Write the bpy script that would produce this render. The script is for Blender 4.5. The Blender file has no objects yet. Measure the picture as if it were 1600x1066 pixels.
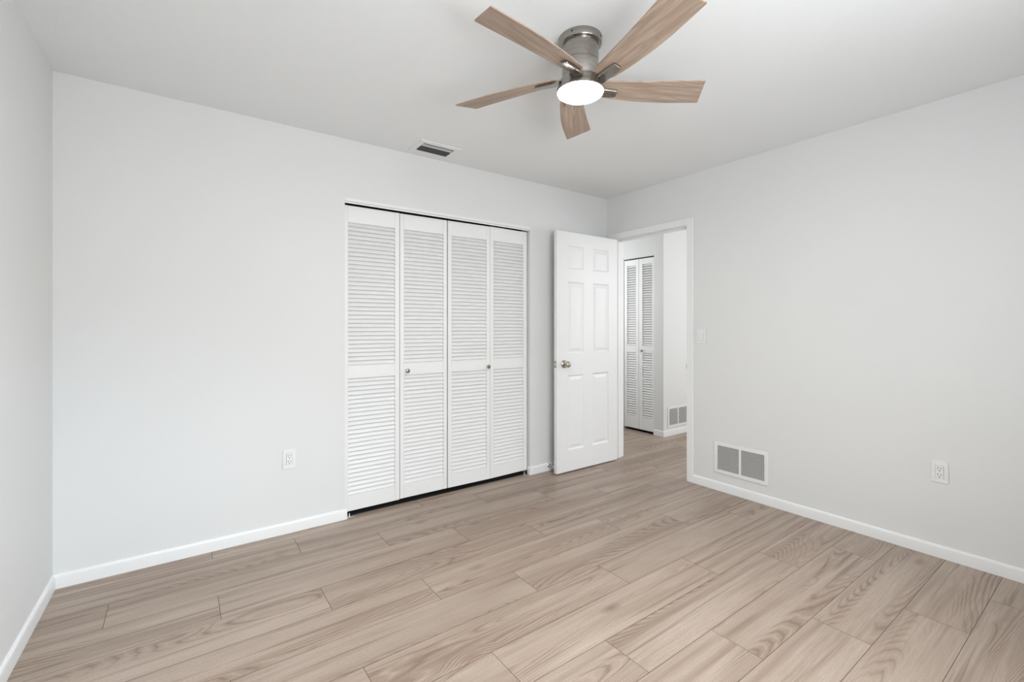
import bpy, bmesh, math, random
from mathutils import Vector, Matrix

SC = bpy.context.scene
COL = SC.collection
R = math.radians

# ------------------------------------------------------------------ camera, light, exposure
CAM_H = 1.2352
cam_d = bpy.data.cameras.new('camera')
cam = bpy.data.objects.new('camera', cam_d); COL.objects.link(cam)
cam.location = (0, 0, CAM_H)
cam.rotation_euler = (R(90), 0, R(-35.89))
cam_d.sensor_width = 36.0
cam_d.lens = 36.0 * 718.0 / 1600.0
cam_d.shift_y = (510.7 - 533.0) / 1600.0
cam_d.clip_start = 0.02
SC.camera = cam

SC.view_settings.view_transform = 'Standard'
SC.view_settings.look = 'None'
SC.view_settings.gamma = 1
SC.view_settings.use_curve_mapping = False
SC.view_settings.exposure = 0.02

world = bpy.data.worlds.new('daylight_sky'); SC.world = world
world.use_nodes = True
bg = world.node_tree.nodes['Background']
bg.inputs[0].default_value = (0.80, 0.88, 1.0, 1)
bg.inputs[1].default_value = 0.3


def area(name, loc, target, sx, sy, power, color, spread=180):
    l = bpy.data.lights.new(name, 'AREA'); l.shape = 'RECTANGLE'
    l.size = sx; l.size_y = sy; l.energy = power; l.color = color; l.spread = R(spread)
    o = bpy.data.objects.new(name, l); COL.objects.link(o)
    o.location = loc
    o.rotation_euler = (Vector(target) - Vector(loc)).to_track_quat('-Z', 'Y').to_euler()
    return o


# daylight at the unseen window behind the camera; hall lamps are added fill
area('window_daylight', (1.10, -0.42, 1.50), (1.1, 3.0, 1.45), 1.45, 1.15, 40, (0.925, 0.965, 1.0))
area('window_left_fill', (0.60, -0.43, 1.50), (0.6, 3.0, 1.45), 0.5, 1.15, 13, (0.91, 0.96, 1.0))  # extra fill lamp on the window's left part; the frame has no sash
area('sky_daylight', (1.05, -1.10, 2.62), (0.35, 1.9, 0.55), 1.3, 0.75, 44, (0.84, 0.92, 1.0), 100)
area('low_sky_daylight', (1.75, -1.10, 2.27), (-0.5, 3.0, 0.95), 0.7, 0.2, 4.2, (0.66, 0.83, 1.0), 50)
area('hall_side_fill', (5.3, 0.75, 1.55), (4.9, 3.1, 1.3), 1.2, 1.5, 38, (0.95, 0.975, 1.0))  # added fill lamp inside the hall; no opening is built here
area('hall_end_fill', (3.9, 4.3, 1.6), (3.9, 2.0, 1.2), 0.8, 1.2, 9.5, (0.95, 0.975, 1.0))  # unseen lamp added before the closed end wall to brighten the hall


# ------------------------------------------------------------------ materials
def new_mat(name):
    m = bpy.data.materials.new(name); m.use_nodes = True
    nt = m.node_tree
    return m, nt, nt.nodes['Principled BSDF']


def N(nt, t, **kw):
    n = nt.nodes.new(t)
    for k, v in kw.items():
        setattr(n, k, v)
    return n


def L(nt, a, b):
    nt.links.new(a, b)


def srgb(r, g, b):
    f = lambda c: (c / 255 / 12.92) if c / 255 <= 0.04045 else ((c / 255 + 0.055) / 1.055) ** 2.4
    return (f(r), f(g), f(b), 1)


def mathn(nt, op, a, b=None, c=None):
    n = N(nt, 'ShaderNodeMath', operation=op)
    for i, v in enumerate((a, b, c)):
        if v is None:
            continue
        if isinstance(v, (int, float)):
            n.inputs[i].default_value = v
        else:
            L(nt, v, n.inputs[i])
    return n.outputs[0]


def ramp(nt, src, stops, interp='LINEAR'):
    n = N(nt, 'ShaderNodeValToRGB')
    n.color_ramp.interpolation = interp
    e = n.color_ramp.elements
    while len(e) < len(stops):
        e.new(0.5)
    for el, (p, c) in zip(e, stops):
        el.position = p
        el.color = c if len(c) == 4 else (*c, 1)
    L(nt, src, n.inputs[0])
    return n.outputs[0]


def maprange(nt, v, a, b, c, d, clamp=True):
    n = N(nt, 'ShaderNodeMapRange'); n.clamp = clamp
    L(nt, v, n.inputs[0])
    for i, x in enumerate((a, b, c, d)):
        n.inputs[i + 1].default_value = x
    return n.outputs[0]


def mix(nt, f, a, b, blend='MIX'):
    n = N(nt, 'ShaderNodeMix', data_type='RGBA', blend_type=blend)
    if isinstance(f, (int, float)):
        n.inputs[0].default_value = f
    else:
        L(nt, f, n.inputs[0])
    for i, v in ((6, a), (7, b)):
        if isinstance(v, tuple):
            n.inputs[i].default_value = v
        else:
            L(nt, v, n.inputs[i])
    return n.outputs[2]


def noise(nt, vec, scale, detail=2, rough=0.5, dist=0.0):
    n = N(nt, 'ShaderNodeTexNoise')
    n.inputs['Scale'].default_value = scale
    n.inputs['Detail'].default_value = detail
    n.inputs['Roughness'].default_value = rough
    n.inputs['Distortion'].default_value = dist
    L(nt, vec, n.inputs['Vector'])
    return n.outputs['Fac']


def mapping(nt, vec, scale=(1, 1, 1), loc=(0, 0, 0)):
    n = N(nt, 'ShaderNodeMapping')
    n.inputs['Scale'].default_value = scale
    n.inputs['Location'].default_value = loc
    L(nt, vec, n.inputs['Vector'])
    return n.outputs[0]


def painted(name, col, rough=0.6, bump=0.0, bscale=200, spec=0.3):
    m, nt, b = new_mat(name)
    tc = N(nt, 'ShaderNodeTexCoord')
    v = noise(nt, tc.outputs['Object'], 1.3, 3)
    c2 = tuple(x * 0.975 for x in col[:3]) + (1,)
    L(nt, mix(nt, v, col, c2), b.inputs['Base Color'])
    b.inputs['Roughness'].default_value = rough
    b.inputs['Specular IOR Level'].default_value = spec
    if bump:
        h = noise(nt, tc.outputs['Object'], bscale, 3, 0.6)
        bn = N(nt, 'ShaderNodeBump'); bn.inputs['Strength'].default_value = bump
        bn.inputs['Distance'].default_value = 0.002
        L(nt, h, bn.inputs['Height']); L(nt, bn.outputs[0], b.inputs['Normal'])
    return m


def metal(name, col, rough=0.3, aniso=0.0, brush=False):
    m, nt, b = new_mat(name)
    b.inputs['Metallic'].default_value = 1
    b.inputs['Base Color'].default_value = (*col, 1)
    b.inputs['Roughness'].default_value = rough
    b.inputs['Anisotropic'].default_value = aniso
    if brush:
        tc = N(nt, 'ShaderNodeTexCoord')
        v = noise(nt, mapping(nt, tc.outputs['Object'], (3, 3, 400)), 1.0, 3, 0.6)
        L(nt, maprange(nt, v, 0.3, 0.7, rough - 0.05, rough + 0.08), b.inputs['Roughness'])
        c2 = tuple(x * 0.86 for x in col) + (1,)
        L(nt, mix(nt, v, (*col, 1), c2), b.inputs['Base Color'])
    return m


def plain(name, col, rough=0.5):
    m, nt, b = new_mat(name)
    tc = N(nt, 'ShaderNodeTexCoord')
    v = noise(nt, tc.outputs['Object'], 30, 2)
    c2 = tuple(x * 0.9 for x in col[:3]) + (1,)
    L(nt, mix(nt, v, (*col[:3], 1), c2), b.inputs['Base Color'])
    b.inputs['Roughness'].default_value = rough
    return m


M = {}
M['wall'] = painted('wall_paint', (0.770, 0.772, 0.760, 1), 0.75, 0.10, 160)
M['ceiling'] = painted('ceiling_paint', (0.865, 0.875, 0.875, 1), 0.85, 0.55, 85)
M['trim'] = painted('trim_gloss_paint', (0.86, 0.86, 0.85, 1), 0.35, 0.0, spec=0.45)
M['door'] = painted('door_paint', (0.85, 0.85, 0.84, 1), 0.38, 0.04, 120, spec=0.45)
M['louver'] = painted('louver_paint', (0.86, 0.858, 0.845, 1), 0.42, spec=0.4)
M['plastic'] = painted('white_plastic', (0.84, 0.84, 0.83, 1), 0.30, spec=0.5)
M['dark'] = plain('painted_interior_shade', (0.012, 0.012, 0.012), 0.9)  # near-black stands in for the shade inside closets and ceiling duct
M['duct'] = plain('duct_interior_shade', (0.06, 0.058, 0.052), 0.8)  # dark colour standing in for shade inside the return ducts
M['grille'] = painted('grille_paint', (0.66, 0.65, 0.62, 1), 0.5)
M['greyblade'] = metal('galvanised_blade', (0.62, 0.62, 0.63), 0.5)
M['slot'] = plain('socket_slot', (0.03, 0.028, 0.026), 0.6)
M['nickel'] = metal('brushed_nickel', (0.40, 0.375, 0.345), 0.26, 0.0, brush=True)
M['satin'] = metal('satin_nickel', (0.50, 0.46, 0.40), 0.20)
M['pewter'] = metal('dark_pewter_knob', (0.27, 0.25, 0.23), 0.25)
M['vane'] = plain('vent_vane_paint', (0.075, 0.075, 0.07), 0.5)
M['steel'] = metal('zinc_steel', (0.75, 0.75, 0.74), 0.35)
M['rubber'] = plain('white_rubber', (0.7, 0.69, 0.66), 0.7)

# lamp diffuser
m, nt, b = new_mat('lamp_diffuser')
b.inputs['Base Color'].default_value = (0.9, 0.9, 0.9, 1)
b.inputs['Emission Color'].default_value = (1.0, 0.975, 0.94, 1)
tc = N(nt, 'ShaderNodeTexCoord'); sx_ = N(nt, 'ShaderNodeSeparateXYZ'); L(nt, tc.outputs['Object'], sx_.inputs[0])
rr = mathn(nt, 'SQRT', mathn(nt, 'ADD', mathn(nt, 'POWER', sx_.outputs[0], 2.0), mathn(nt, 'POWER', sx_.outputs[1], 2.0)))
L(nt, maprange(nt, rr, 0.082, 0.0935, 132.0, 38.0), b.inputs['Emission Strength'])
M['lamp'] = m

# --- plank floor: UVs are metres along / across the plank, shifted per plank; 'plank_tone' is per plank
m, nt, b = new_mat('oak_laminate_planks')
uv = N(nt, 'ShaderNodeUVMap'); uv.uv_map = 'UVMap'
at = N(nt, 'ShaderNodeAttribute'); at.attribute_name = 'plank_tone'
tone = at.outputs['Fac']
U = uv.outputs[0]
wob = noise(nt, mapping(nt, U, (2.0, 16, 1)), 1.0, 4, 0.55)
warp = noise(nt, mapping(nt, U, (1.6, 5, 1), (5, 9, 0)), 1.0, 2, 0.5)
# contour lines of a stretched smooth noise give cathedral grain
cath = noise(nt, mapping(nt, U, (0.42, 3.8, 1)), 1.0, 1.2, 0.4, 0.10)
vor = N(nt, 'ShaderNodeTexVoronoi'); vor.feature = 'SMOOTH_F1'
vor.inputs['Scale'].default_value = 1.0; vor.inputs['Smoothness'].default_value = 0.1
vor.inputs['Randomness'].default_value = 1.0
L(nt, mapping(nt, U, (1.75, 4.6, 1)), vor.inputs['Vector'])
vd = mathn(nt, 'ADD', vor.outputs['Distance'], maprange(nt, wob, 0, 1, -0.03, 0.03))
knotbump = maprange(nt, vd, 0.0, 0.24, 1.0, 0.0)
kmask = maprange(nt, noise(nt, mapping(nt, U, (0.9, 2.6, 1), (13, 1, 0)), 1.0, 1), 0.41, 0.47, 0.0, 1.0)
field = mathn(nt, 'ADD', mathn(nt, 'MULTIPLY', cath, 60.0),
              mathn(nt, 'ADD', mathn(nt, 'ADD', mathn(nt, 'MULTIPLY', wob, 2.2), mathn(nt, 'MULTIPLY', warp, 1.8)), mathn(nt, 'MULTIPLY', mathn(nt, 'MULTIPLY', knotbump, kmask), 5.0)))
frac = mathn(nt, 'PINGPONG', field, 0.5)
line = maprange(nt, frac, 0.0, 0.20, 1.0, 0.0)
lineL = maprange(nt, frac, 0.36, 0.5, 0.0, 1.0)
mask_n = noise(nt, mapping(nt, U, (0.50, 7.0, 1), (7, 3, 0)), 1.0, 2.5, 0.5, 0.1)
mask = maprange(nt, mask_n, 0.49, 0.60, 0.0, 1.0)
streak_n = noise(nt, mapping(nt, U, (0.55, 17, 1), (3, 11, 0)), 1.0, 4, 0.6, 0.15)
streak = maprange(nt, streak_n, 0.50, 0.70, 0.0, 1.0)
thin_n = noise(nt, mapping(nt, U, (0.8, 34, 1), (23, 4, 0)), 1.0, 2, 0.5, 0.2)
thin = maprange(nt, thin_n, 0.60, 0.68, 0.0, 1.0)
fine_n = noise(nt, mapping(nt, U, (5, 150, 1)), 1.0, 4, 0.65)
grit_n = noise(nt, mapping(nt, U, (130, 220, 1)), 1.0, 2, 0.6)
big_n = noise(nt, mapping(nt, U, (1.1, 5.0, 1), (1, 5, 0)), 1.0, 3, 0.55)
base = mix(nt, maprange(nt, big_n, 0.35, 0.65, 0, 1), srgb(188, 172, 157), srgb(169, 152, 137))
base = mix(nt, mathn(nt, 'MULTIPLY', streak, 0.74), base, srgb(132, 110, 95))
base = mix(nt, mathn(nt, 'MULTIPLY', thin, 0.65), base, srgb(112, 90, 76))
base = mix(nt, mathn(nt, 'MULTIPLY', mask, 0.42), base, srgb(138, 115, 98))
base = mix(nt, mathn(nt, 'MULTIPLY', line, mathn(nt, 'ADD', mathn(nt, 'MULTIPLY', mask, 0.72), 0.05)), base, srgb(104, 83, 69))
base = mix(nt, mathn(nt, 'MULTIPLY', mathn(nt, 'MULTIPLY', lineL, mask), 0.60), base, srgb(188, 171, 154))
# knots
kn = maprange(nt, vd, 0.03, 0.13, 1.0, 0.0)
core = maprange(nt, vd, 0.00, 0.05, 1.0, 0.0)
base = mix(nt, mathn(nt, 'MULTIPLY', mathn(nt, 'MULTIPLY', kn, kmask), 0.80), base, srgb(116, 91, 76))
base = mix(nt, mathn(nt, 'MULTIPLY', mathn(nt, 'MULTIPLY', core, kmask), 0.8), base, srgb(98, 74, 60))
base = mix(nt, maprange(nt, fine_n, 0.35, 0.75, 0.0, 0.42), base, srgb(136, 115, 100))
base = mix(nt, maprange(nt, grit_n, 0.35, 0.75, 0.0, 0.45), base, srgb(140, 120, 105))
tonec = ramp(nt, tone, [(0.0, (0.95, 0.945, 0.94, 1)), (1.0, (1.04, 1.035, 1.03, 1))])
base = mix(nt, 1.0, base, tonec, 'MULTIPLY')
L(nt, base, b.inputs['Base Color'])
L(nt, maprange(nt, fine_n, 0.3, 0.7, 0.33, 0.46), b.inputs['Roughness'])
b.inputs['Specular IOR Level'].default_value = 0.55
bn = N(nt, 'ShaderNodeBump'); bn.inputs['Strength'].default_value = 0.18; bn.inputs['Distance'].default_value = 0.0006
L(nt, fine_n, bn.inputs['Height']); L(nt, bn.outputs[0], b.inputs['Normal'])
M['floor'] = m
M['seam'] = plain('plank_joint_brown', srgb(98, 76, 62), 0.8)  # dark brown base showing in the joints between planks

# --- fan blade wood (grain along the blade's own long axis)
m, nt, b = new_mat('driftwood_blade')
tc = N(nt, 'ShaderNodeTexCoord'); oi = N(nt, 'ShaderNodeObjectInfo')
va = N(nt, 'ShaderNodeVectorMath', operation='ADD')
L(nt, tc.outputs['Object'], va.inputs[0])
cx_ = N(nt, 'ShaderNodeCombineXYZ'); L(nt, mathn(nt, 'MULTIPLY', oi.outputs['Random'], 20), cx_.inputs[0])
L(nt, cx_.outputs[0], va.inputs[1])
O = va.outputs[0]
g1 = noise(nt, mapping(nt, O, (4, 60, 60)), 1.0, 4, 0.6, 0.3)
g2 = noise(nt, mapping(nt, O, (1.5, 14, 14)), 1.0, 2, 0.5, 0.3)
fr = mathn(nt, 'PINGPONG', mathn(nt, 'MULTIPLY', g2, 12), 0.5)
cc = mix(nt, maprange(nt, g1, 0.35, 0.7, 0, 1), srgb(180, 161, 145), srgb(150, 129, 112))
cc = mix(nt, maprange(nt, fr, 0, 0.25, 0.35, 0), cc, srgb(140, 114, 95))
L(nt, cc, b.inputs['Base Color']); b.inputs['Roughness'].default_value = 0.5
b.inputs['Specular IOR Level'].default_value = 0.3
M['blade'] = m


# ------------------------------------------------------------------ mesh helpers
class MB:
    def __init__(s, xf=None):
        s.v = []; s.f = []; s.m = []; s.xf = xf or Matrix.Identity(4)

    def add(s, verts, faces, mi=0):
        n = len(s.v)
        s.v += [tuple(s.xf @ Vector(p)) for p in verts]
        s.f += [tuple(i + n for i in f) for f in faces]
        s.m += [mi] * len(faces)
        return s

    def box(s, x0, x1, y0, y1, z0, z1, mi=0):
        v = [(x0, y0, z0), (x1, y0, z0), (x1, y1, z0), (x0, y1, z0),
             (x0, y0, z1), (x1, y0, z1), (x1, y1, z1), (x0, y1, z1)]
        return s.add(v, [(0, 3, 2, 1), (4, 5, 6, 7), (0, 1, 5, 4), (1, 2, 6, 5), (2, 3, 7, 6), (3, 0, 4, 7)], mi)

    def prism(s, prof, p0, p1, up=(0, 0, 1), side=None, mi=0):
        """extrude a 2-D profile (a along side, b along up) from p0 to p1"""
        p0 = Vector(p0); p1 = Vector(p1); d = (p1 - p0).normalized(); up = Vector(up)
        side = Vector(side) if side else up.cross(d)
        n = len(prof)
        v = [p + side * a + up * c for p in (p0, p1) for a, c in prof]
        f = [(i, (i + 1) % n, n + (i + 1) % n, n + i) for i in range(n)]
        f += [tuple(range(n))[::-1], tuple(range(n, 2 * n))]
        return s.add(v, f, mi)

    def lathe(s, prof, origin=(0, 0, 0), axis='Z', seg=40, mi=0):
        """prof: (radius, height) list"""
        ax = {'Z': Matrix.Identity(3), '-Y': Matrix.Rotation(R(90), 3, 'X'), '-X': Matrix.Rotation(R(-90), 3, 'Y')}[axis]
        o = Vector(origin); v = []; f = []
        for r, h in prof:
            for k in range(seg):
                a = 2 * math.pi * k / seg
                v.append(o + ax @ Vector((r * math.cos(a), r * math.sin(a), h)))
        n = len(prof)
        for i in range(n - 1):
            for k in range(seg):
                k2 = (k + 1) % seg
                f.append((i * seg + k, i * seg + k2, (i + 1) * seg + k2, (i + 1) * seg + k))
        if prof[0][0] > 1e-6:
            f.append(tuple(range(seg))[::-1])
        if prof[-1][0] > 1e-6:
            f.append(tuple((n - 1) * seg + k for k in range(seg)))
        return s.add(v, f, mi)

    def build(s, name, mats, parent=None, bevel=0.0, smooth=False, seg=2):
        me = bpy.data.meshes.new(name)
        me.from_pydata([tuple(p) for p in s.v], [], s.f)
        for mt in (mats if isinstance(mats, (list, tuple)) else [mats]):
            me.materials.append(mt)
        me.polygons.foreach_set('material_index', s.m)
        bm = bmesh.new(); bm.from_mesh(me)
        bmesh.ops.remove_doubles(bm, verts=bm.verts, dist=1e-6)
        bmesh.ops.recalc_face_normals(bm, faces=bm.faces)
        bm.to_mesh(me); bm.free()
        o = bpy.data.objects.new(name, me); COL.objects.link(o)
        if parent is not None:
            o.parent = parent
        if bevel:
            md = o.modifiers.new('bevel', 'BEVEL'); md.width = bevel; md.segments = seg
            md.limit_method = 'ANGLE'; md.angle_limit = R(40)
        if smooth:
            me.polygons.foreach_set('use_smooth', [True] * len(me.polygons))
            try:
                me.set_sharp_from_angle(angle=R(38))
            except Exception:
                pass
        return o


def tag(o, label, cat=None, group=None, kind=None):
    o['label'] = label
    if cat: o['category'] = cat
    if group: o['group'] = group
    if kind: o['kind'] = kind
    return o


def thing(name, loc, rz, label, cat, group=None):
    o = bpy.data.objects.new(name, None); COL.objects.link(o)
    o.location = loc; o.rotation_euler = (0, 0, rz); o.empty_display_size = 0.05
    return tag(o, label, cat, group)


def struct(o, label):
    return tag(o, label, kind='structure')


def copy_tree(src, parent=None):
    c = src.copy(); COL.objects.link(c); c.parent = parent
    for ch in list(src.children):
        copy_tree(ch, c)
    return c


# ------------------------------------------------------------------ the setting
D = 3.02            # back wall plane
XR = 3.30           # right wall plane
WT = 0.12           # wall thickness
XH = 4.393          # hall closet wall plane
YV = 3.177          # hall vent wall plane
YB = -0.34          # wall behind the camera
XLc = -0.484        # back left corner
WH = 2.50
TX = 0.0218         # left wall slants slightly


def left_x(y):
    return XLc - (D - y) * TX


def ceil_z(x):
    return 2.440 + (x + 0.48) * 0.0030


# floor planks
PW, PL = 0.2083, 1.215
y_base = 0.625
fm = bpy.data.meshes.new('floor'); fb = bmesh.new()
uvl = fb.loops.layers.uv.new('UVMap')
tl = fb.faces.layers.float.new('plank_tone')
rnd = random.Random(11)
X0, X1, Y0, Y1 = -0.75, 6.3, -0.5, 4.6
G = 0.0011
k0 = int(math.floor((Y0 - y_base) / PW)); k1 = int(math.ceil((Y1 - y_base) / PW))
for k in range(k0, k1):
    ya, yb = y_base + k * PW, y_base + (k + 1) * PW
    # joint offsets seen in the photograph step by a third of a plank, row by row
    off = {0: 0.960, 1: 0.540, 2: 0.143}[k % 3]
    j = int(math.floor((X0 - off) / PL))
    while off + j * PL < X1:
        xa, xb = off + j * PL, off + (j + 1) * PL
        a, c_ = max(xa, X0) + G, min(xb, X1) - G
        y_a, y_b = max(ya, Y0) + G, min(yb, Y1) - G
        if c_ > a and y_b > y_a:
            vs = [fb.verts.new((x, y, 0)) for x, y in ((a, y_a), (c_, y_a), (c_, y_b), (a, y_b))]
            f = fb.faces.new(vs)
            ox, oy = rnd.uniform(0, 60), rnd.uniform(0, 60)
            flip = rnd.random() < 0.5
            for lp in f.loops:
                p = lp.vert.co
                u, w = p.x - xa, p.y - ya
                if flip: u, w = PL - u, PW - w
                lp[uvl].uv = (u + ox, w + oy)
            f[tl] = rnd.random()
            f.material_index = 0
        j += 1
vs = [fb.verts.new(p) for p in ((X0, Y0, -0.0006), (X1, Y0, -0.0006), (X1, Y1, -0.0006), (X0, Y1, -0.0006))]
fb.faces.new(vs).material_index = 1
vs = [fb.verts.new(p) for p in ((X0, Y0, -0.06), (X0, Y1, -0.06), (X1, Y1, -0.06), (X1, Y0, -0.06))]
fb.faces.new(vs).material_index = 1
fb.to_mesh(fm); fb.free()
fm.materials.append(M['floor']); fm.materials.append(M['seam'])
fo = bpy.data.objects.new('floor', fm); COL.objects.link(fo)
struct(fo, 'light greige wood-look plank floor running through the room and into the hall')

# ceiling
c = MB()
zc = [(x, ceil_z(x)) for x in (-0.75, 6.3)]
v = [(-0.75, -0.5, zc[0][1]), (6.3, -0.5, zc[1][1]), (6.3, 4.6, zc[1][1]), (-0.75, 4.6, zc[0][1])]
c.add(v + [(a, b_, z + 0.12) for a, b_, z in v], [(0, 3, 2, 1), (4, 5, 6, 7), (0, 1, 5, 4), (1, 2, 6, 5), (2, 3, 7, 6), (3, 0, 4, 7)])
struct(c.build('ceiling', M['ceiling']), 'white lightly textured ceiling over the bedroom')

# left wall (slightly out of square)
w = MB()
def left_block(y0, y1, z0, z1):
    pts = [(left_x(y0), y0), (left_x(y1), y1), (left_x(y1) - WT, y1), (left_x(y0) - WT, y0)]
    w.add([(x, y, z) for z in (z0, z1) for x, y in pts], [(0, 1, 2, 3), (4, 7, 6, 5), (0, 4, 5, 1), (1, 5, 6, 2), (2, 6, 7, 3), (3, 7, 4, 0)])
left_block(YB - 0.1, D + 0.1, 0, WH)
struct(w.build('wall_left', M['wall']), 'blank off-white wall at the far left of the photo')

# back wall with closet opening
CX0, CX1, CZ = 0.860, 2.372, 2.064
w = MB()
w.box(XLc - 0.1, CX0, D, D + WT, 0, WH)
w.box(CX1, XR + WT, D, D + WT, 0, WH)
w.box(CX0, CX1, D, D + WT, CZ, WH)
# corridor's extension of the same wall line beyond the right wall is not built: the hall is open there
struct(w.build('wall_back', M['wall']), 'off-white wall with the wide closet opening')
# closet interior shell, near-black in place of shade
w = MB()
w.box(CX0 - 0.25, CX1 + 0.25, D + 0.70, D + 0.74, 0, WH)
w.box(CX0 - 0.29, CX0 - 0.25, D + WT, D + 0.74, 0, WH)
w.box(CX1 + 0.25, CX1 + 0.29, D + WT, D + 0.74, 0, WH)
struct(w.build('wall_closet', M['dark']), 'closet interior coloured near-black for shade behind the louvered doors')

# right wall with doorway
DY0, DY1, DZ = 2.163, 2.925, 2.045
w = MB()
w.box(XR, XR + WT, YB - 0.1, DY0 - 0.012, 0, WH)
w.box(XR, XR + WT, DY1 + 0.012, D + 0.1, 0, WH)
w.box(XR, XR + WT, DY0 - 0.012, DY1 + 0.012, DZ + 0.012, WH)
struct(w.build('wall_right', M['wall']), 'off-white wall holding the doorway, switch and floor-level return vent')

# wall behind the camera with window opening
WX0, WX1, WZ0, WZ1 = 0.35, 2.75, 0.92, 2.08
w = MB()
w.box(left_x(YB) - 0.1, WX0, YB - WT, YB, 0, WH)
w.box(WX1, XR + WT, YB - WT, YB, 0, WH)
w.box(WX0, WX1, YB - WT, YB, 0, WZ0)
w.box(WX0, WX1, YB - WT, YB, WZ1, WH)
struct(w.build('wall_front', M['wall']), 'wall with the window behind the viewer')
w = MB()
w.box(WX0, WX0 + 0.04, YB - 0.09, YB - 0.03, WZ0, WZ1); w.box(WX1 - 0.04, WX1, YB - 0.09, YB - 0.03, WZ0, WZ1)
w.box(WX0 + 0.04, WX1 - 0.04, YB - 0.09, YB - 0.03, WZ1 - 0.04, WZ1); w.box(WX0 + 0.04, WX1 - 0.04, YB - 0.09, YB - 0.03, WZ0, WZ0 + 0.04)
struct(w.build('window_1', M['trim']), 'white window frame behind the viewer')

# hall walls
HO0, HO1, HZ = 3.302, 3.745, 2.062      # hall closet opening along Y
w = MB()
w.box(XH, XH + 0.10, YV, HO0, 0, WH)
w.box(XH, XH + 0.10, HO1, 4.5, 0, WH)
w.box(XH, XH + 0.10, HO0, HO1, HZ, WH)
w.box(XH + 0.10, 6.2, YV, YV + 0.10, 0, WH)
struct(w.build('wall_hall_back', M['wall']), 'hall wall corner holding the narrow closet and a low vent')
w = MB()
w.box(XR + WT, XH + 0.1, 4.4, 4.5, 0, WH)
struct(w.build('wall_hall_left', M['wall']), 'end wall of the hall hidden behind the open door')
w = MB()
w.box(XR + WT, 6.2, 0.55, 0.65, 0, WH)
w.box(6.1, 6.2, 0.65, YV, 0, WH)
struct(w.build('wall_hall_right', M['wall']), 'far hall walls out of view right of the doorway')
w = MB()
w.box(XR, XR + WT, D + 0.1, 4.45, 0, WH)
struct(w.build('wall_hall_front', M['wall']), 'hall side of the partition beyond the bedroom corner')
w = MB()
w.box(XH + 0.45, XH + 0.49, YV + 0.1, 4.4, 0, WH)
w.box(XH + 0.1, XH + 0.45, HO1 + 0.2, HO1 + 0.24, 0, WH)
struct(w.build('wall_hall_closet', M['dark']), 'inside of the narrow hall closet, coloured near-black for shade')

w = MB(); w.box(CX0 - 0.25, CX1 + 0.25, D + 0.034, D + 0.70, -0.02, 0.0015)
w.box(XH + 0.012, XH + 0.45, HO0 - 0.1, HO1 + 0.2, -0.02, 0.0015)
struct(w.build('floor_closet_shade', M['dark']), 'near-black slab painting the shade behind the gap under the closet doors')  # dark slab paints in the shade seen below the closet doors

# baseboards: 12 mm thick, rounded top
BH, BT = 0.066, 0.012
BPROF = [(0, 0), (BT, 0), (BT, BH - 0.014), (BT - 0.002, BH - 0.006), (BT - 0.006, BH - 0.001), (BT - 0.010, BH), (0, BH)]


def sweep(mbx, path, flip=1):
    """baseboard profile along a floor path; the profile stands off to the left of travel (flip=-1: right)"""
    P = [Vector((*p, 0)) for p in path]
    nrm = []
    for i in range(len(P) - 1):
        d_ = (P[i + 1] - P[i]).normalized(); nrm.append(Vector((-d_.y, d_.x, 0)) * flip)
    v = []
    for i, p_ in enumerate(P):
        if i == 0: m_ = nrm[0]
        elif i == len(P) - 1: m_ = nrm[-1]
        else:
            m_ = nrm[i - 1] + nrm[i]; m_ = m_ / m_.dot(nrm[i])
        v += [tuple(p_ + m_ * a + Vector((0, 0, h_))) for a, h_ in BPROF]
    n = len(BPROF); f = [tuple(range(n)), tuple(range((len(P) - 1) * n, len(P) * n))[::-1]]
    for i in range(len(P) - 1):
        f += [(i * n + k, i * n + (k + 1) % n, (i + 1) * n + (k + 1) % n, (i + 1) * n + k) for k in range(n)]
    mbx.add(v, f)


def bb(mbx, p0, p1, side):
    mbx.prism(BPROF, (*p0, 0), (*p1, 0), (0, 0, 1), (*side, 0))


w = MB(); bb(w, (left_x(YB), YB), (left_x(D), D), (1, 0))
struct(w.build('baseboard_left', M['trim'], smooth=True), 'white baseboard along the left wall')
w = MB(); sweep(w, [(XLc, D), (CX0, D), (CX0, D + 0.022)], -1)
struct(w.build('baseboard_back', M['trim'], smooth=True), 'white baseboard on the back wall left of the closet')
w = MB(); sweep(w, [(CX1, D + 0.022), (CX1, D), (XR, D)], -1)
struct(w.build('baseboard_closet_side', M['trim'], smooth=True), 'short white baseboard between the closet and the open door')
w = MB(); bb(w, (XR, YB), (XR, 2.106), (-1, 0))
struct(w.build('baseboard_right', M['trim'], smooth=True), 'white baseboard along the right wall')
w = MB(); bb(w, (XH, HO1), (XH, 4.4), (-1, 0)); sweep(w, [(XH, HO0), (XH, YV), (6.1, YV)], -1)
struct(w.build('baseboard_hall', M['trim'], smooth=True), 'white baseboard turning the corner in the hall')

# door casing (flat board with eased edge) and jamb
CW, CT = 0.056, 0.015
def casing_prof(w_, t_):
    return [(0, 0), (w_, 0), (w_, t_ - 0.003), (w_ - 0.004, t_), (0.010, t_), (0.003, t_ - 0.004), (0, t_ - 0.006)]
cy0, cy1, cz1 = DY0 - 0.004, DY1 + 0.004, DZ + 0.004


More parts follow.
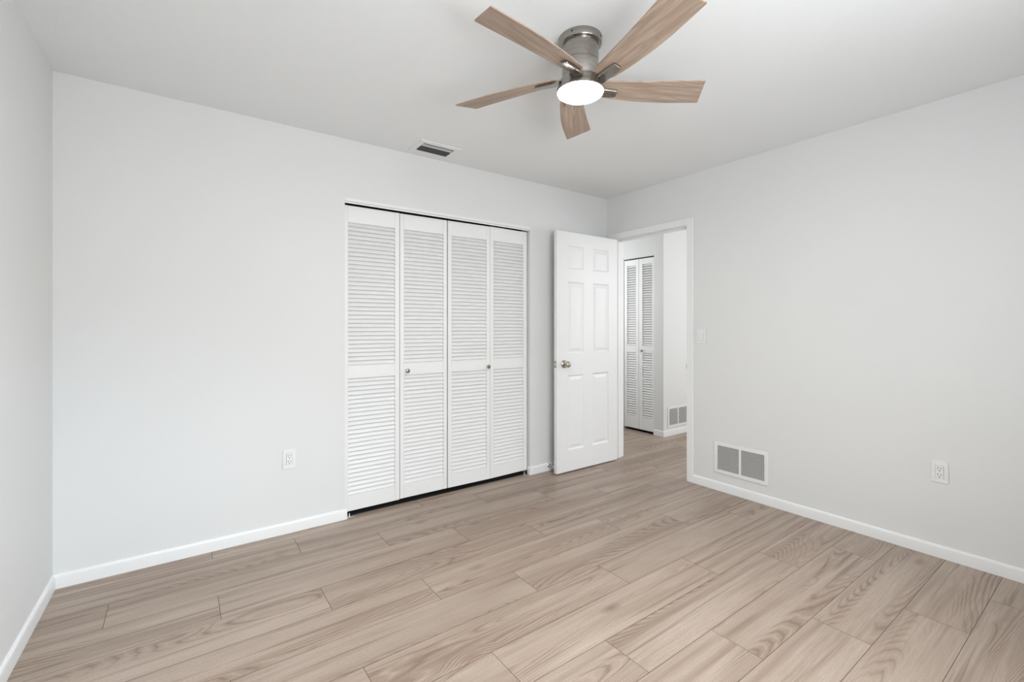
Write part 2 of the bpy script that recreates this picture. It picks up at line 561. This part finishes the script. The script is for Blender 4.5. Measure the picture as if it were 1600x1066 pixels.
def u_casing(x0, x1, yr):
    q = MB()
    yo = cy0 - CW
    P_ = [(yo, 0), (cy0, 0), (cy0, cz1), (cy1, cz1), (cy1, 0), (yr, 0), (yr, cz1 + CW), (yo, cz1 + CW)]
    n = 8
    v = [(x, y, z) for x in (x0, x1) for y, z in P_]
    f = [(i, (i + 1) % n, n + (i + 1) % n, n + i) for i in range(n)]
    for o in (0, n):
        f += [(o, o + 1, o + 2, o + 7), (o + 2, o + 3, o + 6, o + 7), (o + 3, o + 4, o + 5, o + 6)]
    return q.add(v, f)


struct(u_casing(XR - CT, XR, min(cy1 + CW, D - 0.014)).build('trim_1', M['trim'], bevel=0.004), 'white flat casing around the bedroom doorway')
w = MB()
w.box(XR, XR + WT, DY0 - 0.012, DY0, 0, DZ + 0.012)
w.box(XR, XR + WT, DY1, DY1 + 0.012, 0, DZ + 0.012)
w.box(XR, XR + WT, DY0, DY1, DZ, DZ + 0.012)
s0 = XR + 0.040
w.box(s0, s0 + 0.035, DY0, DY0 + 0.011, 0, DZ); w.box(s0, s0 + 0.035, DY1 - 0.011, DY1, 0, DZ)
w.box(s0, s0 + 0.035, DY0 + 0.011, DY1 - 0.011, DZ - 0.011, DZ)
jamb = struct(w.build('trim_2', M['trim'], bevel=0.0015), 'white door jamb with stop inside the bedroom doorway')
p = MB(); p.box(XR + 0.004, XR + 0.034, DY0 - 0.001, DY0 + 0.0015, 0.885, 0.955)
p.box(XR - 0.010, XR + 0.004, DY0 - 0.003, DY0 + 0.0015, 0.90, 0.94)
p.build('strike_plate', M['satin'], jamb, bevel=0.0005)
struct(u_casing(XR + WT, XR + WT + CT, cy1 + CW).build('trim_3', M['trim'], bevel=0.004), 'white casing on the hall side of the doorway')


# ------------------------------------------------------------------ louvered bifold doors
def leaf(name, parent, P0, P1, z0, z1, ls, rs, rails, pitch=0.028, thick=0.028, rise=0.0325, run=0.0205):
    """one louvered leaf from P0 to P1 (front face line, seen left to right); rails = (top rail bottom, mid top, mid bottom, bottom rail top)"""
    P0 = Vector((*P0, 0)); P1 = Vector((*P1, 0)); W = (P1 - P0).length
    ang = math.atan2(P1.y - P0.y, P1.x - P0.x)
    xf = Matrix.Translation(P0) @ Matrix.Rotation(ang, 4, 'Z')
    g = 0.0015
    a, mt, mb_, bt = rails
    f = MB(xf)
    f.box(g, ls, 0, thick, z0, z1); f.box(W - rs, W - g, 0, thick, z0, z1)
    for r0, r1 in ((a, z1), (mb_, mt), (z0, bt)):
        f.box(ls, W - rs, 0.0008, thick - 0.0008, r0, r1)
    fr = f.build(name, M['louver'], parent, bevel=0.0018)
    for s_, e_, nm in ((mt, a, 'louvers'), (bt, mb_, 'louvers')):
        n = round((e_ - s_) / pitch); pt = (e_ - s_) / n
        b_ = MB(xf)
        for i in range(n + 1):
            zb = s_ + (i - 1) * pt + 0.004
            # slanted slat: low edge in front, rounded nose
            A = (0.0045, zb + 0.001); dy, dz = run, rise
            ln = math.hypot(dy, dz); ny, nz = -dz / ln, dy / ln
            t = 0.0030
            pr = [(A[0] + ny * t, A[1] + nz * t), (A[0] - 0.0006, A[1] - 0.0012), (A[0] - ny * t, A[1] - nz * t),
                  (A[0] + dy - ny * t, A[1] + dz - nz * t), (A[0] + dy + ny * t, A[1] + dz + nz * t)]
            pr = [(y, min(max(z, s_ - 0.001), e_ + 0.001)) for y, z in pr]
            zs = [q[1] for q in pr]
            if max(zs) - min(zs) < 0.006:
                continue
            v = [(x, y, z) for x in (ls - 0.004, W - rs + 0.004) for y, z in pr]
            k = len(pr)
            b_.add(v, [(q, (q + 1) % k, k + (q + 1) % k, k + q) for q in range(k)] + [tuple(range(k))[::-1], tuple(range(k, 2 * k))])
        b_.build(nm, M['louver'], fr)
    return fr


def lathe_part(name, mat, parent, prof, origin, axis, seg=28):
    return MB().lathe(prof, origin, axis, seg).build(name, mat, parent, smooth=True)


KN = [(0.0, 0.0), (0.007, 0.0), (0.0060, 0.006), (0.0055, 0.010), (0.010, 0.013), (0.0140, 0.018), (0.0145, 0.022), (0.0125, 0.026), (0.006, 0.0285), (0.0, 0.029)]
YC = 3.052
Pn = [(0.8650, YC), (1.2440, YC + 0.001), (1.6150, YC - 0.002), (1.9890, YC - 0.010), (2.3640, YC)]
RL = (1.918, 0.980, 0.896, 0.129)
bd = thing('louvered_closet_door', (0.8735, YC, 0), 0, 'left pair of white louvered bifold closet doors, knob at its left', 'closet door', 'bedroom closet bifold doors')
bd.location = (0, 0, 0)
l1 = leaf('door_leaf', bd, Pn[0], Pn[1], 0.030, 2.0275, 0.025, 0.035, RL)
l2 = leaf('door_leaf', bd, Pn[1], (Pn[2][0] - 0.002, Pn[2][1]), 0.034, 2.0265, 0.031, 0.031, RL)
lathe_part('door_knob', M['pewter'], l2, KN, (1.296, YC, 0.926), '-Y')
bd2 = thing('louvered_closet_door', (0, 0, 0), 0, 'right pair of white louvered bifold closet doors, nearer the open panelled door', 'closet door', 'bedroom closet bifold doors')
l3 = leaf('door_leaf', bd2, (Pn[2][0] + 0.002, Pn[2][1]), Pn[3], 0.034, 2.0265, 0.031, 0.034, RL)
l4 = leaf('door_leaf', bd2, Pn[3], Pn[4], 0.034, 2.0285, 0.031, 0.040, RL)
lathe_part('door_knob', M['pewter'], l3, KN, (1.964, YC - 0.008, 0.922), '-Y')

# track in the head of the opening
t = MB()
t.box(CX0 - 0.003, CX1 - 0.002, D - 0.004, D + 0.052, 2.0625, 2.066)
t.box(CX0 - 0.003, CX1 - 0.002, D - 0.004, D + 0.005, 2.0455, 2.0625)
t.box(CX0 - 0.001, CX1 - 0.002, D + 0.001, D + 0.005, 2.0335, 2.0445)
tk = t.build('closet_door_track', M['trim'], bevel=0.001)
tag(tk, 'slim white metal track above the wide bedroom closet doors', 'door track')
for x0, x1, lb in ((0.874, 0.925, 'small metal pivot bracket on the floor at the closet\'s left jamb'), (2.315, 2.358, 'small metal pivot bracket on the floor at the closet\'s right jamb')):
    q = MB(); q.box(x0, x1, D + 0.010, D + 0.048, 0.0, 0.003); 
    q.box(x0 if x0 < 1 else x1 - 0.003, x0 + 0.003 if x0 < 1 else x1, D + 0.012, D + 0.046, 0.003, 0.028)
    q.lathe([(0.005, 0.003), (0.005, 0.018), (0.0, 0.018)], ((x0 + x1) / 2, D + 0.036, 0), 'Z', 12)
    tag(q.build('pivot_bracket', M['steel'], bevel=0.0006), lb, 'bracket', 'closet door pivot brackets')

# hall closet bifold
hb = thing('louvered_closet_door', (0, 0, 0), 0, 'narrow white louvered bifold door of the hall closet seen through the doorway', 'closet door')
XHd = XH + 0.006
HR = (1.968, 1.010, 0.928, 0.172)
# faces the -X direction: left to right as seen runs toward -Y
h1 = leaf('door_leaf', hb, (XHd, 3.742), (XHd, 3.5245), 0.026, 2.036, 0.044, 0.040, HR, rise=0.0240, run=0.020)
h2 = leaf('door_leaf', hb, (XHd, 3.5225), (XHd, 3.306), 0.026, 2.036, 0.052, 0.026, HR, rise=0.0240, run=0.020)
lathe_part('door_knob', M['pewter'], h2, [(r_ * 0.95, h_) for r_, h_ in KN], (XHd, 3.470, 0.955), '-X')
t = MB(); t.box(XH + 0.002, XH + 0.05, HO0 + 0.001, HO1 - 0.001, 2.052, 2.061)
tag(t.build('closet_door_track', M['trim']), 'short white track above the narrow hall closet door', 'door track')

# ------------------------------------------------------------------ six panel door, standing open
DXa, DXb, DYf, DTh = 2.535, 3.281, 2.870, 0.035
dz0, dz1 = 0.010, 2.040
W = DXb - DXa
xf = Matrix.Translation((DXa, DYf, 0))
xs = [0, 0.124, 0.316, 0.420, 0.628, W]
zs = [dz0, 0.190, 0.825, 1.008, 1.618, 1.728, 1.925, dz1]
d = MB(xf)


def panel(mbx, x0, x1, z0, z1, yf, sgn):
    """moulded raised panel on the face at y=yf, sgn=+1 pushes into the door"""
    rings = [(0, 0), (0.004, 0.0025), (0.011, 0.0085), (0.017, 0.0088), (0.040, 0.0030), (0.044, 0.0026)]
    v = []
    for i_, dep in rings:
        y = yf + sgn * dep
        v += [(x0 + i_, y, z0 + i_), (x1 - i_, y, z0 + i_), (x1 - i_, y, z1 - i_), (x0 + i_, y, z1 - i_)]
    f = []
    for r_ in range(len(rings) - 1):
        for q in range(4):
            f.append((r_ * 4 + q, r_ * 4 + (q + 1) % 4, r_ * 4 + 4 + (q + 1) % 4, r_ * 4 + 4 + q))
    n = (len(rings) - 1) * 4
    f.append((n, n + 1, n + 2, n + 3))
    mbx.add(v, f)


for yf, sg in ((0, 1), (DTh, -1)):
    for i in range(5):
        for j in range(7):
            x0, x1, z0, z1 = xs[i], xs[i + 1], zs[j], zs[j + 1]
            if i in (1, 3) and j in (1, 3, 5):
                panel(d, x0, x1, z0, z1, yf, sg)
            else:
                d.add([(x0, yf, z0), (x1, yf, z0), (x1, yf, z1), (x0, yf, z1)], [(0, 1, 2, 3)])
for i in range(5):
    for z in (zs[0], zs[-1]):
        d.add([(xs[i], 0, z), (xs[i + 1], 0, z), (xs[i + 1], DTh, z), (xs[i], DTh, z)], [(0, 1, 2, 3)])
for j in range(7):
    for x in (0, W):
        d.add([(x, 0, zs[j]), (x, DTh, zs[j]), (x, DTh, zs[j + 1]), (x, 0, zs[j + 1])], [(0, 1, 2, 3)])
do = d.build('door_1', M['door'], bevel=0.0022)
do.modifiers[0].angle_limit = R(60)
struct(do, 'open white six-panel bedroom door with a satin nickel knob')
kx, kz = 2.616, 0.921
ro = lathe_part('knob_rose', M['satin'], do, [(0, 0), (0.034, 0), (0.034, 0.004), (0.031, 0.008), (0.022, 0.013), (0.015, 0.016), (0, 0.016)], (kx, DYf, kz), '-Y', 36)
lathe_part('door_knob', M['satin'], do, [(0.0, 0.012), (0.012, 0.012), (0.0115, 0.026), (0.014, 0.032), (0.022, 0.037), (0.0265, 0.046), (0.0255, 0.058), (0.019, 0.066), (0.008, 0.069), (0, 0.069)], (kx, DYf, kz), '-Y', 36)
q = MB(); q.box(DXa - 0.0012, DXa + 0.0005, DYf + 0.005, DYf + 0.030, kz - 0.029, kz + 0.029)
q.build('latch_plate', M['satin'], do, bevel=0.0004)
q = MB(); q.add([(DXa - 0.011, DYf + 0.012, kz - 0.009), (DXa - 0.001, DYf + 0.010, kz - 0.009), (DXa - 0.001, DYf + 0.025, kz - 0.009), (DXa - 0.008, DYf + 0.025, kz - 0.009),
                 (DXa - 0.011, DYf + 0.012, kz + 0.009), (DXa - 0.001, DYf + 0.010, kz + 0.009), (DXa - 0.001, DYf + 0.025, kz + 0.009), (DXa - 0.008, DYf + 0.025, kz + 0.009)],
                [(0, 3, 2, 1), (4, 5, 6, 7), (0, 1, 5, 4), (1, 2, 6, 5), (2, 3, 7, 6), (3, 0, 4, 7)])
q.build('latch_bolt', M['steel'], do, bevel=0.0006)
for hz in (0.22, 1.03, 1.83):
    lathe_part('hinge', M['satin'], do, [(0, hz - 0.045), (0.005, hz - 0.045), (0.005, hz + 0.045), (0, hz + 0.045)], (DXb + 0.0055, DYf + DTh + 0.003, 0), 'Z', 14)

# rigid door stop on the baseboard
ds = thing('door_stop', (2.565, D - BT, 0.047), 0, 'small metal door stop on the baseboard behind the open door edge', 'door stop')
lathe_part('base', M['satin'], ds, [(0, 0), (0.014, 0), (0.014, 0.003), (0.009, 0.007), (0, 0.007)], (0, 0, 0), '-Y', 20)
spr = [(0, 0.005)]
for i in range(9):
    spr += [(0.0045, 0.006 + i * 0.006), (0.0068, 0.009 + i * 0.006)]
spr += [(0.0045, 0.061), (0, 0.061)]
lathe_part('spring', M['satin'], ds, spr, (0, 0, 0), '-Y', 16)
lathe_part('rubber_tip', M['rubber'], ds, [(0, 0.058), (0.008, 0.058), (0.0085, 0.066), (0.007, 0.071), (0, 0.072)], (0, 0, 0), '-Y', 16)


# ------------------------------------------------------------------ wall plates (local: x across, -y out of the wall, z up)
def socket(name, loc, rz, label):
    t_ = thing(name, loc, rz, label, 'power outlet', 'duplex wall outlets')
    q = MB()
    q.box(-0.035, 0.035, -0.0055, 0, -0.057, -0.0335); q.box(-0.035, 0.035, -0.0055, 0, 0.0335, 0.057)
    q.box(-0.035, -0.0168, -0.0055, 0, -0.0335, 0.0335); q.box(0.0168, 0.035, -0.0055, 0, -0.0335, 0.0335)
    pl = q.build('cover_plate', M['plastic'], t_, bevel=0.0012)
    for z in (-0.0485, 0.0485):
        lathe_part('screw', M['trim'], pl, [(0, 0.005), (0.003, 0.005), (0.003, 0.0062), (0, 0.0062)], (0, 0, z), '-Y', 14)
    q = MB(); q.box(-0.0158, 0.0158, -0.0075, 0, -0.0325, 0.0325)
    rc = q.build('receptacle', M['plastic'], t_, bevel=0.0012)
    for zc_ in (0.0165, -0.0165):
        for x_, h_ in ((-0.0065, 0.0085), (0.0065, 0.007)):
            q = MB(); q.box(x_ - 0.0013, x_ + 0.0013, -0.0079, -0.0070, zc_ + 0.003 - h_ / 2 + 0.001, zc_ + 0.003 + h_ / 2 + 0.001)
            q.build('slot', M['slot'], rc)
        lathe_part('slot', M['slot'], rc, [(0, 0.0070), (0.0028, 0.0070), (0.0028, 0.0079), (0, 0.0079)], (0, 0, zc_ - 0.0085), '-Y', 12)
    return t_


socket('wall_outlet', (0.5335, D, 0.4415), 0, 'white wall outlet on the back wall left of the louvered closet')
socket('wall_outlet', (XR, 0.6505, 0.457), R(-90), 'white wall outlet on the right wall, far right of the low vent')

sw = thing('light_switch', (XR, 2.0365, 1.160), R(-90), 'white rocker light switch on the wall right of the doorway', 'light switch')
q = MB()
q.box(-0.035, 0.035, -0.0055, 0, -0.057, -0.0335); q.box(-0.035, 0.035, -0.0055, 0, 0.0335, 0.057)
q.box(-0.035, -0.0168, -0.0055, 0, -0.0335, 0.0335); q.box(0.0168, 0.035, -0.0055, 0, -0.0335, 0.0335)
q.build('cover_plate', M['plastic'], sw, bevel=0.0012)
q = MB()
q.add([(x, y, z) for x in (-0.0155, 0.0155) for y, z in ((0, -0.032), (-0.0100, -0.032), (-0.0062, 0.0), (-0.0058, 0.032), (0, 0.032))],
      [(0, 1, 2, 3, 4), (9, 8, 7, 6, 5), (0, 5, 6, 1), (1, 6, 7, 2), (2, 7, 8, 3), (3, 8, 9, 4), (4, 9, 5, 0)])
q.build('rocker', M['plastic'], sw, bevel=0.0006)


# ------------------------------------------------------------------ return air grilles (local as above, origin = centre)
def grille(loc, rz, w_, h_, border, mull, label):
    t_ = thing('return_air_vent', loc, rz, label, 'vent', 'low return air vents')
    q = MB(); hw, hh = w_ / 2, h_ / 2; iw, ih = hw - border, hh - border
    T = 0.007
    q.box(-hw, -iw, -T, 0, -hh, hh); q.box(iw, hw, -T, 0, -hh, hh)
    q.box(-iw, iw, -T, 0, ih, hh); q.box(-iw, iw, -T, 0, -hh, -ih)
    q.box(-mull / 2, mull / 2, -T, 0, -ih, ih)
    fr = q.build('frame', M['trim'], t_, bevel=0.002)
    for sx in (-1, 1):
        lathe_part('screw', M['steel'], fr, [(0, 0.0065), (0.0028, 0.0065), (0.0024, 0.0082), (0, 0.0084)], (sx * (hw - border / 2), 0, 0), '-Y', 12)
    for x0, x1 in ((-iw, -mull / 2), (mull / 2, iw)):
        q = MB(); n = max(8, round(2 * ih / 0.0088)); pt = 2 * ih / n
        for i in range(n):
            z = -ih + i * pt
            pr = [(-0.0064, z + 0.0020), (-0.0064, z + 0.0004), (-0.0012, z + 0.0032), (-0.0012, z + 0.0046)]
            q.add([(x, y, zz) for x in (x0, x1) for y, zz in pr], [(0, 1, 5, 4), (1, 2, 6, 5), (2, 3, 7, 6), (3, 0, 4, 7), (3, 2, 1, 0), (4, 5, 6, 7)])
        q.build('slats', M['grille'], t_)
    q = MB(); q.box(-iw, iw, -0.0006, 0.0, -ih, ih); q.build('duct_opening_shade', M['duct'], t_)  # thin dark sheet paints the duct's shade; the wall has no hole
    return t_


grille((XR, 1.7325, 0.2490), R(-90), 0.396, 0.232, 0.026, 0.016, 'white return vent low on the bedroom right wall below the switch')
grille((4.6610, YV, 0.2080), 0, 0.385, 0.232, 0.024, 0.018, 'return vent low on the hall wall, seen through the doorway')

# ------------------------------------------------------------------ ceiling supply register
cz_ = ceil_z(1.415)
cv = thing('ceiling_air_vent', (1.4130, 2.8440, cz_), 0, 'small rectangular white air vent in the ceiling above the closet', 'vent')
ow, oh, iw, ih = 0.1505, 0.1020, 0.1130, 0.0640
q = MB()
v = []
for hw_, hh_, z in ((ow, oh, 0.0), (ow, oh, -0.005), (iw + 0.004, ih + 0.004, -0.007), (iw, ih, -0.006), (iw, ih, 0.0)):
    v += [(-hw_, -hh_, z), (hw_, -hh_, z), (hw_, hh_, z), (-hw_, hh_, z)]
f = []
for r_ in range(4):
    for k in range(4):
        f.append((r_ * 4 + k, r_ * 4 + (k + 1) % 4, r_ * 4 + 4 + (k + 1) % 4, r_ * 4 + 4 + k))
q.add(v, f); q.build('frame', M['plastic'], cv)
q = MB(); q.box(-iw, iw, -ih, ih, -0.0015, -0.0005); q.build('duct_opening_shade', M['dark'], cv)  # near-black sheet in place of a shaded duct hole
for y0, y1, z0, z1, mt, nm in ((-0.050, -0.018, -0.004, -0.0055, 'greyblade', 'damper_blade'), (0.000, 0.010, -0.003, -0.010, 'grille', 'vane'), (0.024, 0.034, -0.003, -0.010, 'grille', 'vane'), (0.048, 0.057, -0.003, -0.010, 'grille', 'vane')):
    q = MB()
    mtx = M[mt] if mt == 'greyblade' else M['vane']
    q.add([(x, y, z) for x in (-iw + 0.002, iw - 0.002) for y, z in ((y0, z0), (y1, z1), (y1, z1 - 0.001), (y0, z0 - 0.001))],
          [(0, 1, 5, 4), (1, 2, 6, 5), (2, 3, 7, 6), (3, 0, 4, 7), (3, 2, 1, 0), (4, 5, 6, 7)])
    q.build(nm, mtx, cv)

# ------------------------------------------------------------------ ceiling fan
FX, FY = 1.3667, 1.3983
fz = ceil_z(FX)
fan = thing('ceiling_fan', (FX, FY, fz), 0, 'five-blade wood and brushed nickel ceiling fan with a glowing round light', 'ceiling fan')
H = lambda z: z - fz
cp = lathe_part('canopy', M['nickel'], fan, [(0, 0), (0.0900, 0), (0.0905, H(2.440)), (0.0900, H(2.420)), (0.0880, H(2.4165)), (0.0790, H(2.4150)), (0, H(2.4150))], (0, 0, 0), 'Z', 72)
for a in (150, 330, 240, 60):
    q = MB(Matrix.Rotation(R(a - 36), 4, 'Z')); q.box(0.0895, 0.0915, -0.003, 0.003, H(2.428), H(2.436))
    q.build('screw', M['slot'], cp, bevel=0.0006)
lathe_part('motor_housing', M['nickel'], fan, [(0, H(2.4155)), (0.0760, H(2.4155)), (0.0760, H(2.3430)), (0.0745, H(2.3424)), (0.0745, H(2.3408)), (0.0760, H(2.3402)),
           (0.0760, H(2.2720)), (0.0750, H(2.2700)), (0, H(2.2700))], (0, 0, 0), 'Z', 72)
lathe_part('light_housing', M['nickel'], fan, [(0, H(2.2700)), (0.0800, H(2.2700)), (0.0870, H(2.2670)), (0.0900, H(2.2600)), (0.0905, H(2.2440)), (0.0955, H(2.2370)), (0.0985, H(2.2330)),
           (0.0990, H(2.2215)), (0.0965, H(2.2200)), (0.0946, H(2.2212)), (0, H(2.2220))], (0, 0, 0), 'Z', 72)
lathe_part('light_diffuser', M['lamp'], fan, [(0, H(2.2216)), (0.0944, H(2.2216)), (0.0942, H(2.2160)), (0.0900, H(2.2128)), (0.0500, H(2.2108)), (0, H(2.2102))], (0, 0, 0), 'Z', 72)

# blade plan in its own frame: x outwards, y sideways; pitched about x
SL = -0.2406
ccw = [(0.084, 0.060), (0.090, 0.076), (0.110, 0.085), (0.170, 0.0905), (0.250, 0.0925), (0.335, 0.0910), (0.420, 0.0850), (0.500, 0.0750), (0.574, 0.0655), (0.5795, 0.0630)]
cwe = [(0.084, 0.016), (0.090, 0.004), (0.110, -0.001), (0.170, -0.009), (0.250, -0.019), (0.335, -0.030), (0.420, -0.042), (0.500, -0.0545), (0.536, -0.0605), (0.5415, -0.0600)]


def zpl(y, t_=0.0):
    return H(2.2747) + SL * y + t_


def blade_mesh():
    q = MB(); TH = 0.0055
    n = len(ccw); v = []
    S_ = 6
    for (xa_, ya_), (xb_, yb_) in zip(ccw, cwe):
        for s_ in range(S_ + 1):
            u = s_ / S_
            x = xa_ + (xb_ - xa_) * u; y = ya_ + (yb_ - ya_) * u
            v.append((x, y, zpl(y)))
    m_ = len(v)
    v += [(x, y, z + TH) for x, y, z in v]
    f = []
    idx = lambda i, s_, o=0: i * (S_ + 1) + s_ + o
    for i in range(n - 1):
        for s_ in range(S_):
            f.append((idx(i, s_), idx(i, s_ + 1), idx(i + 1, s_ + 1), idx(i + 1, s_)))
            f.append((idx(i, s_, m_), idx(i + 1, s_, m_), idx(i + 1, s_ + 1, m_), idx(i, s_ + 1, m_)))
        for s_ in (0, S_):
            f.append((idx(i, s_), idx(i + 1, s_), idx(i + 1, s_, m_), idx(i, s_, m_)))
    for i in (0, n - 1):
        for s_ in range(S_):
            f.append((idx(i, s_), idx(i, s_ + 1), idx(i, s_ + 1, m_), idx(i, s_, m_)))
    q.add(v, f)
    return q


def arm_mesh():
    q = MB()
    outline = [(0.070, 0.024), (0.135, 0.026), (0.176, 0.030), (0.181, 0.033), (0.181, 0.062), (0.176, 0.066), (0.135, 0.068), (0.070, 0.066)]
    n = len(outline)
    v = [(x, y, zpl(y, -0.012 - 0.004 * max(0, (0.181 - x) / 0.11))) for x, y in outline] + [(x, y, zpl(y, -0.0002)) for x, y in outline]
    f = [tuple(range(n))[::-1], tuple(range(n, 2 * n))] + [(i, (i + 1) % n, n + (i + 1) % n, n + i) for i in range(n)]
    q.add(v, f)
    return q


pb = blade_mesh().build('fan_blade', M['blade'], fan, bevel=0.001)
pa = arm_mesh().build('blade_arm', M['nickel'], pb, bevel=0.0025)
pb.rotation_euler = (0, 0, R(-25.64))
for k in range(1, 5):
    nb = copy_tree(pb, fan)
    nb.rotation_euler = (0, 0, R(-25.64 + 72 * k))
